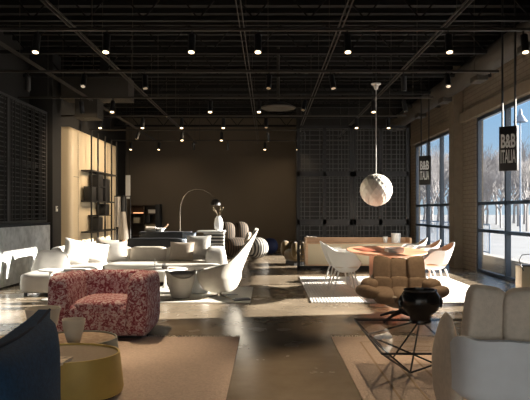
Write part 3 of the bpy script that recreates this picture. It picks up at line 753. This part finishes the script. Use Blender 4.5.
for s in (-1,1): MB().puff((-.55,s*.36,.42), (.72,.14,.34), k=6).build('armrest', 'navy', t)
for sx in (-.85,-.12):
    for sy in (-.32,.32): MB().cyl((sx,sy,0), (sx,sy,.2), .018).build('leg', 'black', t)

# ---- quilted shell armchairs
def husk(label, cush, shell, arm_up=0.0, S=1.0, hs=1.0, name='quilted_armchair'):
    t = thing(name, label, 'armchair')
    def P(c): return (c[0]*S, c[1]*S, c[2]*S*hs)
    sh = MB()
    def bowl(u, v):
        th = (u-.5)*2*PI
        a = abs(th); s = (.5+.5*math.cos(min(max(a-.75,0)/.75,1)*PI))
        rim = .33+.215*s + (.10 if arm_up else 0)*(.5+.5*math.cos(min(abs(a-1.5)/.9,1)*PI))
        z = .15+v*(rim-.15)
        k = min(1,(v*(rim-.15)/(.10 if arm_up else .20)+.001))**.5
        hh = max(0,z-.33)
        c_, s_ = math.cos(th), math.sin(th)
        q = (abs(c_)**5+abs(s_)**5)**(-1/5)          # squared-off plan
        return Vector((.385*k*s_*q*S, ((.43 if c_ > 0 else .33)*k*c_*q+.20*hh+.05*(abs(math.cos(s_*q*PI*1.5))**.6-.6)*(c_ > 0)*min(1,v*2))*S, z*S*hs))
    sh.surf(lambda u, v: bowl(u, .01+.99*v), 48, 14, .03, True).build('shell', shell, t)
    up = hs
    for i, x in enumerate((-.218,0,.218) if not arm_up else (-.222,-.012,.205)):
        top = .03 if x else 0
        MB().puff(P((x,.345-.10*abs(x)/.218*.5,.615+top*.4)), (.236*S,.14*S,(.31+top)*S*hs), (R(-14),0,R(14 if x > 0 else -14 if x < 0 else 0)), k=5.5, deform=lambda p, x=x: (p.x, p.y*(1-.25*max(0,p.z)**3), p.z+.09*max(0,p.z)*p.x*(1 if x > 0 else -1 if x < 0 else 0))).build('head_cushion', cush, t)
        MB().puff(P((x*1.03,.245-.04*abs(x)/.218,.405)), (.25*S,.16*S,.25*S*hs), (R(-12),0,R(14 if x > 0 else -14 if x < 0 else 0)), k=5).build('lumbar_cushion', cush, t)
        MB().puff(P((x*1.05,-.06,.325)), (.26*S,.56*S,.17*S*hs), (R(4),0,0), k=3.2).build('seat_cushion', cush, t)
    for s in (-1,1):
        if arm_up:        # tall wings standing beside the back
            MB().puff(P((s*.375,-.0,.33)), (.105*S,.52*S,.58*S*hs), (R(-10),R(s*2),R(s*8)), k=3, deform=lambda p: (p.x*(1-.45*max(0,p.z)), p.y*(1-.55*max(0,p.z)), p.z)).build('arm_cushion', cush, t)
            continue
        MB().puff(P((s*.40,.12,.42)), (.20*S,.30*S,.20*S*hs), (0,R(-s*18),R(s*22)), k=3.0).build('arm_cushion', cush, t)
        MB().puff(P((s*.43,-.13,.375)), (.30*S,.38*S,.16*S*hs), (R(-6),R(-s*16),R(-s*14)), k=2.4).build('arm_cushion', cush, t)
    MB().cyl((0,0,.09*S),(0,0,.17*S*hs),.035*S).build('column', 'black', t)
    for k in range(4):
        a = R(45+90*k); MB().tube([(0,0,.11*S),(.18*S*math.cos(a),.18*S*math.sin(a),.075*S),(.34*S*math.cos(a),.34*S*math.sin(a),.016)], .026*S, n=8, r1=.014*S).build('foot', 'black', t)
    return t
hb = husk('brown quilted swivel armchair facing the camera behind the glass table', 'brown_fabric', 'shell_taupe')
hb.location = (1.71, 7.70, 0); hb.rotation_euler.z = R(-6)
hf = husk('beige quilted armchair with pale grey shell, seen from behind at right front', 'beige_fabric', 'shell_grey', .14, 1.0, 1.19)
hf.location = (1.53, 3.83, .0125); hf.rotation_euler.z = R(172)

# ---- glass wire table
t = thing('wire_coffee_table', 'square smoked glass table on a black wire base', 'coffee table', (0,0,.0135))
x0, x1, y0, y1, h = .81, 2.05, 4.30, 5.66, .38
MB().bb(x0, x1, y0, y1, h-.010, h).build('glass_top', 'smoked', t, False)
b = MB(); C = [(x0+.01,y0+.01,h-.02),(x1-.01,y0+.01,h-.02),(x1-.01,y1-.01,h-.02),(x0+.01,y1-.01,h-.02)]
for k in range(4): b.tube([C[k], C[(k+1) % 4]], .009, n=6)
A1, A2, A3, A4 = (1.21,5.10,.012), (1.17,5.62,.012), (1.72,4.72,.012), (1.80,5.3,.012)
m1 = ((x0+x1)/2,y0+.01,h-.02); m2 = (x1-.01,(y0+y1)/2,h-.02); m3 = ((x0+x1)/2,y1-.01,h-.02); m4 = (x0+.01,(y0+y1)/2,h-.02)
for a, c in ((A1,C[0]),(A1,m1),(A1,m4),(A2,C[3]),(A2,m3),(A2,m4),(A2,C[0]),(A3,C[1]),(A3,m1),(A3,m2),(A4,C[2]),(A4,m2),(A4,m3),(A1,m3),(A3,m4),(m1,m2),(m3,m4)): b.tube([a,c], .008, n=6)
b.build('wire_base', 'black', t)
GT = .0135+h+.0005
v = thing('black_vase', 'black bulbous footed bowl on the smoked glass table', 'vase', (1.37, 5.40, GT))
MB().lathe([(0,0),(.088,0),(.098,.012),(.092,.04),(.105,.075),(.155,.12),(.176,.18),(.17,.245),(.145,.285),(.148,.30),(.135,.30),(.13,.28),(.15,.2),(.13,.1),(0,.06)], 48).build('body', 'black_gloss', v)
for s in (-1,1): MB().tube([(s*.165,0,.24),(s*.19,-.01,.2),(s*.18,-.01,.14)], .014, n=8).build('handle', 'black_gloss', v)
rr = random.Random(4); b = MB()
for k in range(7): b.puff((rr.uniform(-.05,.05), rr.uniform(-.04,.04), .018+rr.uniform(0,.012)), (rr.uniform(.04,.08),rr.uniform(.04,.06),.035), (0,0,rr.uniform(0,3)), k=2.5, n=4)
solo(b, 'coral_piece', 'ceramic_white', 'small white coral piece on the near left of the glass table', 'ornament', (.90, 4.72, GT))

# ---- right edge: tan bin, white table
t = thing('storage_bin', 'tan and black tall bin with wire handles near the window', 'bin', (3.96, 9.15, 0))
MB().bb(-.14,.05,-.12,.12,0,.56,bev=.008).build('front_shell', 'linen_lacquer', t); MB().bb(.055,.30,-.12,.12,0,.57,bev=.008).build('dark_shell', 'black', t); MB().bb(-.15,.31,-.125,.125,.571,.585).build('rim', 'black', t, False)
MB().tube([(-.12,-.13,.5),(-.19,-.14,.66),(-.15,-.14,.74),(.05,-.14,.76),(.12,-.14,.70),(.1,-.13,.6)], .007, n=6).build('handle', 'black', t)
tulip('side_table', 2.82, 6.55, .0005, .17, .49, 'small pale side table cut by the right picture edge', 'table', 'ceramic_white')
t = thing('wall_socket', 'small white socket box on the brick pier by the window', 'socket', (XR-.235, 14.95, .36)); MB().box((0,0,0), (.03,.10,.14), bev=.006).build('plate', 'white_paint', t); MB().box((-.016,0,0), (.004,.04,.06)).build('outlet', 'grey_fabric', t)

# ---- hanging signs
def letters(txt, size, z, parent, name, m, sx, thick):
    c = bpy.data.curves.new('t', 'FONT'); c.body = txt; c.size = size; c.align_x = 'CENTER'; c.align_y = 'CENTER'; c.extrude = .003; c.offset = thick
    o = bpy.data.objects.new('t', c); COL.objects.link(o); bpy.context.view_layer.update()
    me = bpy.data.meshes.new_from_object(o.evaluated_get(bpy.context.evaluated_depsgraph_get()))
    bpy.data.objects.remove(o); bpy.data.curves.remove(c)
    me.transform(Matrix.Translation((0,-.043,z)) @ Matrix.Rotation(R(90),4,'X') @ Matrix.Diagonal((sx,1,1,1)))
    me.materials.clear(); me.materials.append(M[m])
    q = bpy.data.objects.new(name, me); COL.objects.link(q); q.parent = parent
for (yy, lab) in ((9.72, 'black hanging sign with white lettering before the near window'), (14.9, 'black hanging sign with white lettering before the far window')):
    t = thing('hanging_sign', lab, 'sign', (3.90, yy, 2.05), R(-38), 'hanging signs at the windows')
    MB().box((0,0,.36), (.285,.08,.72), bev=.004).build('board', 'black', t)
    letters('B&B', .30, .47, t, 'lettering', 'ceramic_white', .44, .008)
    letters('ITALIA', .30, .22, t, 'lettering', 'ceramic_white', .272, .004)
    for s in (-1,1): MB().cyl((s*.10,0,.72), (s*.10,0,ZC-2.05), .017, n=8).build('hanger_rod', 'black', t)

# ---- duct along the right wall
t = thing('air_duct', 'round perforated duct running high along the window wall', 'duct', (4.22, 12, 4.28))
MB().cyl((0,-6,0), (0,9.5,0), .22, n=28).build('duct', 'duct', t)
for k in range(6):
    yy = -4.6+2.3*k
    MB().box((.0,yy,-.22), (.22,.42,.16), bev=.01).build('outlet', 'duct', t); MB().cyl((0,yy+1,.2), (0,yy+1,ZC-4.28), .006, n=6).build('hanger_rod', 'black', t)
t = thing('air_duct', 'boxy metal duct hanging in the dark over the cream unit', 'duct', (-3.7, 13.6, 3.9))
MB().bb(-.9,.6,-.3,.3,-.0,.5,bev=.01).build('duct', 'duct', t); MB().bb(-.6,-.1,-.25,.25,-.42,0).build('drop', 'duct', t); MB().bb(-.1,.1,-.05,.05,.5,1.1).build('hanger_rod', 'black', t)
t = thing('ceiling_diffuser', 'round grey air diffuser high in the middle of the ceiling', 'diffuser', (.22, 12.9, 3.60))
MB().lathe([(0,.06),(.12,.06),(.36,.0),(.38,.02),(.2,.12),(0,.14)]).build('disc', 'strut', t); MB().cyl((0,0,.12),(0,0,ZC-3.6),.03).build('neck', 'duct', t)

# ---- ceiling struts
n = 4
for x in (-3.93, -2.62, -.35, .97, 2.36):
    n += 1; b = MB()
    for s in (-1,1): b.bb(x+s*.028-.005, x+s*.028+.005, 3.0, YB, 3.85, 3.88)
    for k in range(10): b.cyl((x, 3.5+2.0*k, 3.87), (x, 3.5+2.0*k, ZC), .006, n=6)
    struct(b, 'trim_%d' % n, 'strut')

# ---- lighting tracks and spotlights
def spot_head(parent, lit, pitch, yaw):
    h = MB().cyl((0,0,-.06), (0,0,-.29), .046, n=20)
    MB().cyl((0,0,.0), (0,0,-.07), .012, n=8).build('stem', 'black', parent)
    o = h.build('housing', 'black', parent); o.location = (0,0,-.0)
    MB().lathe([(0,-.291),(.036,-.291),(.036,-.296),(0,-.296)], 20).build('lens', 'lampglow' if lit else 'steel', o)
    o.rotation_euler = (pitch, 0, yaw)
ORD = ('first','second','third','fourth','fifth','sixth','seventh','eighth','ninth','tenth')
TRK = [(7.5, 'nearest', [(-2.88,1),(-2.01,1),(-.95,1),(-.125,1),(.99,1),(2.25,1),(3.19,1)]),
       (9.75, 'second', [(-3.9,0),(-2.98,0),(-2.0,0),(.02,0),(1.02,0),(2.2,0),(2.9,0)]),
       (12.0, 'third', [(-3.75,0),(-3.1,1),(-1.15,1),(-.18,1),(.75,0),(2.1,1),(2.7,0)]),  # second and sixth heads switched on as added fill for cream unit and sideboard
       (14.3, 'fourth', [(-3.98,1),(-2.98,1),(-2.05,1),(-1.06,1),(-.05,0),(2.1,1),(2.86,1)]),
       (16.8, 'fifth', [(-3.6,0),(-2.4,1),(-1.3,1),(-.02,0),(1.0,0)]),  # second and third heads switched on only to wash the cream unit
       (19.3, 'farthest', [(-4.4,1),(-3.5,1),(-2.4,0),(-1.3,0),(-.1,1),(.95,1)])]
LIT = []
for yy, nm, heads in TRK:
    t = thing('lighting_track', 'black lighting track across the ceiling, %s of six from the camera' % nm, 'lighting track', (0, yy, 3.65), group='lighting tracks')
    MB().bb(-5.0, 3.75 if yy < 12 else 3.3, -.018, .018, -.0, .035).build('rail', 'strut', t, False)
    for x in (-4.4, -2.2, 0, 3.35 if yy < 12 else 2.9): MB().cyl((x,0,.035), (x,0,ZC-3.65), .006, n=6).build('hanger_rod', 'strut', t)
    proto = {}
    for i, (x, lit) in enumerate(heads):
        s = thing('track_spotlight', '%s black spotlight, %s from the left on the %s ceiling track' % ('lit' if lit else 'unlit', ORD[i], nm), 'spotlight', (x, yy, 3.65), group='ceiling spotlights')
        spot_head(s, lit, R(-14) if lit else R(random.choice((-20,12,25,-30))), R(random.uniform(-25,25)) if not lit else 0)
        if lit: LIT.append((x, yy))

# ------------------------------------------------------------------ light
def lamp(name, kind, loc, target=None, **kw):
    l = bpy.data.lights.new(name, kind); o = bpy.data.objects.new(name, l); COL.objects.link(o); o.location = loc
    if target is not None: o.rotation_euler = (Vector(target)-Vector(loc)).to_track_quat('-Z','Y').to_euler()
    for k, v in kw.items(): setattr(l, k, v)
    return o
WARM = (1,.76,.50)
def spot(loc, tgt, e, size=40, blend=.7):
    lamp('spot', 'SPOT', loc, tgt, energy=e, color=WARM, spot_size=R(size), spot_blend=blend, shadow_soft_size=.04)
EL, AZ = R(16.4), .148
d = Vector((-math.cos(EL), -math.cos(EL)*AZ, -math.sin(EL))).normalized()
lamp('sun', 'SUN', (30,20,20), Vector((30,20,20))+d, energy=36.0, color=(1,.90,.78), angle=R(.6))
# heads of the nearest track
for x, tx, ty in ((-2.88,-2.6,4.9),(-2.01,-1.84,6.75),(-.95,-1.1,4.2),(-.125,-.9,5.0),(.99,1.2,5.0),(2.25,1.8,7.4),(3.19,2.4,5.0)):
    spot((x,7.5-.08,3.32), (tx,ty,.2), {-2.88:150,-.95:150,-.125:150,-2.01:300}.get(x, 310), 50)
spot((-1.15,11.9,3.32), (-2.0,11.0,.3), 110); spot((-.18,11.9,3.32), (2.0,10.5,.7), 120, 34)
spot((2.1,14.2,3.32), (2.0,12.5,.7), 40); spot((2.86,14.2,3.32), (2.9,13.9,.7), 30)
spot((-2.05,14.2,3.32), (-4.76,15.2,2.0), 120, 90)
spot((-2.4,16.7,3.32), (-4.76,16.3,2.0), 200, 110)  # added wash over the cream wall behind the shelving
spot((-1.3,16.7,3.32), (-4.76,17.3,1.9), 330, 80)  # another added wash, brightens the far cream panels
spot((-3.1,12.0,3.32), (-4.9,14.6,2.0), 130, 70)  # added fill for the cream unit's front face
spot((2.1,12.1,3.32), (2.1,13.8,.5), 120, 60)  # added fill brightening the sideboard front
for x in (-4.4,-3.5,-.1,.95): spot((x,19.2,3.32), (x+.1,22.1,1.4), 28, 80)
spot((-1.06,14.2,3.32), (-1.5,17.5,.6), 40, 50)
lamp('arc_lamp_bulb', 'POINT', (-1.49,17.0,1.55), energy=5, color=WARM, shadow_soft_size=.06)

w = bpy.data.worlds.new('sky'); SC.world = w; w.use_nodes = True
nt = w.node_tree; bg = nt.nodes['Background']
tc = nt.nodes.new('ShaderNodeTexCoord'); sx_ = nt.nodes.new('ShaderNodeSeparateXYZ'); nt.links.new(tc.outputs['Generated'], sx_.inputs[0])
r = nt.nodes.new('ShaderNodeValToRGB'); e = r.color_ramp.elements
e[0].position = 0; e[0].color = (.45,.56,.65,1); e[1].position = .8; e[1].color = (.18,.38,.72,1)
e2 = e.new(.2); e2.color = (.23,.44,.70,1)
nt.links.new(sx_.outputs[2], r.inputs['Fac']); nt.links.new(r.outputs['Color'], bg.inputs['Color'])
# the sky is clear blue past the car park (+Y) and brightened and warmed as added fill on the unseen street side (-Y)
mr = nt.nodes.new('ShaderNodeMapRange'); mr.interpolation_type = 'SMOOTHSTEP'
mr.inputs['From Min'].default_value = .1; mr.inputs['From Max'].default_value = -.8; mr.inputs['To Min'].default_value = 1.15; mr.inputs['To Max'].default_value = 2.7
mr2 = nt.nodes.new('ShaderNodeMapRange'); mr2.inputs['From Min'].default_value = .1; mr2.inputs['From Max'].default_value = -.8
nt.links.new(sx_.outputs[1], mr2.inputs['Value'])
mix = nt.nodes.new('ShaderNodeMix'); mix.data_type = 'RGBA'; mix.inputs['B'].default_value = (.90,.84,.76,1)
nt.links.new(mr2.outputs[0], mix.inputs['Factor']); nt.links.new(r.outputs['Color'], mix.inputs['A']); nt.links.new(mix.outputs['Result'], bg.inputs['Color'])
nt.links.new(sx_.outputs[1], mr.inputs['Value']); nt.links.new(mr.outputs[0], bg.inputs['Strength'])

SC.view_settings.view_transform = 'Standard'; SC.view_settings.look = 'None'; SC.view_settings.gamma = 1; SC.view_settings.use_curve_mapping = False
SC.view_settings.exposure = 0.22
SC.cycles.use_denoising = True
SC.cycles.max_bounces = 8; SC.cycles.transparent_max_bounces = 16
SC.cycles.sample_clamp_indirect = 6
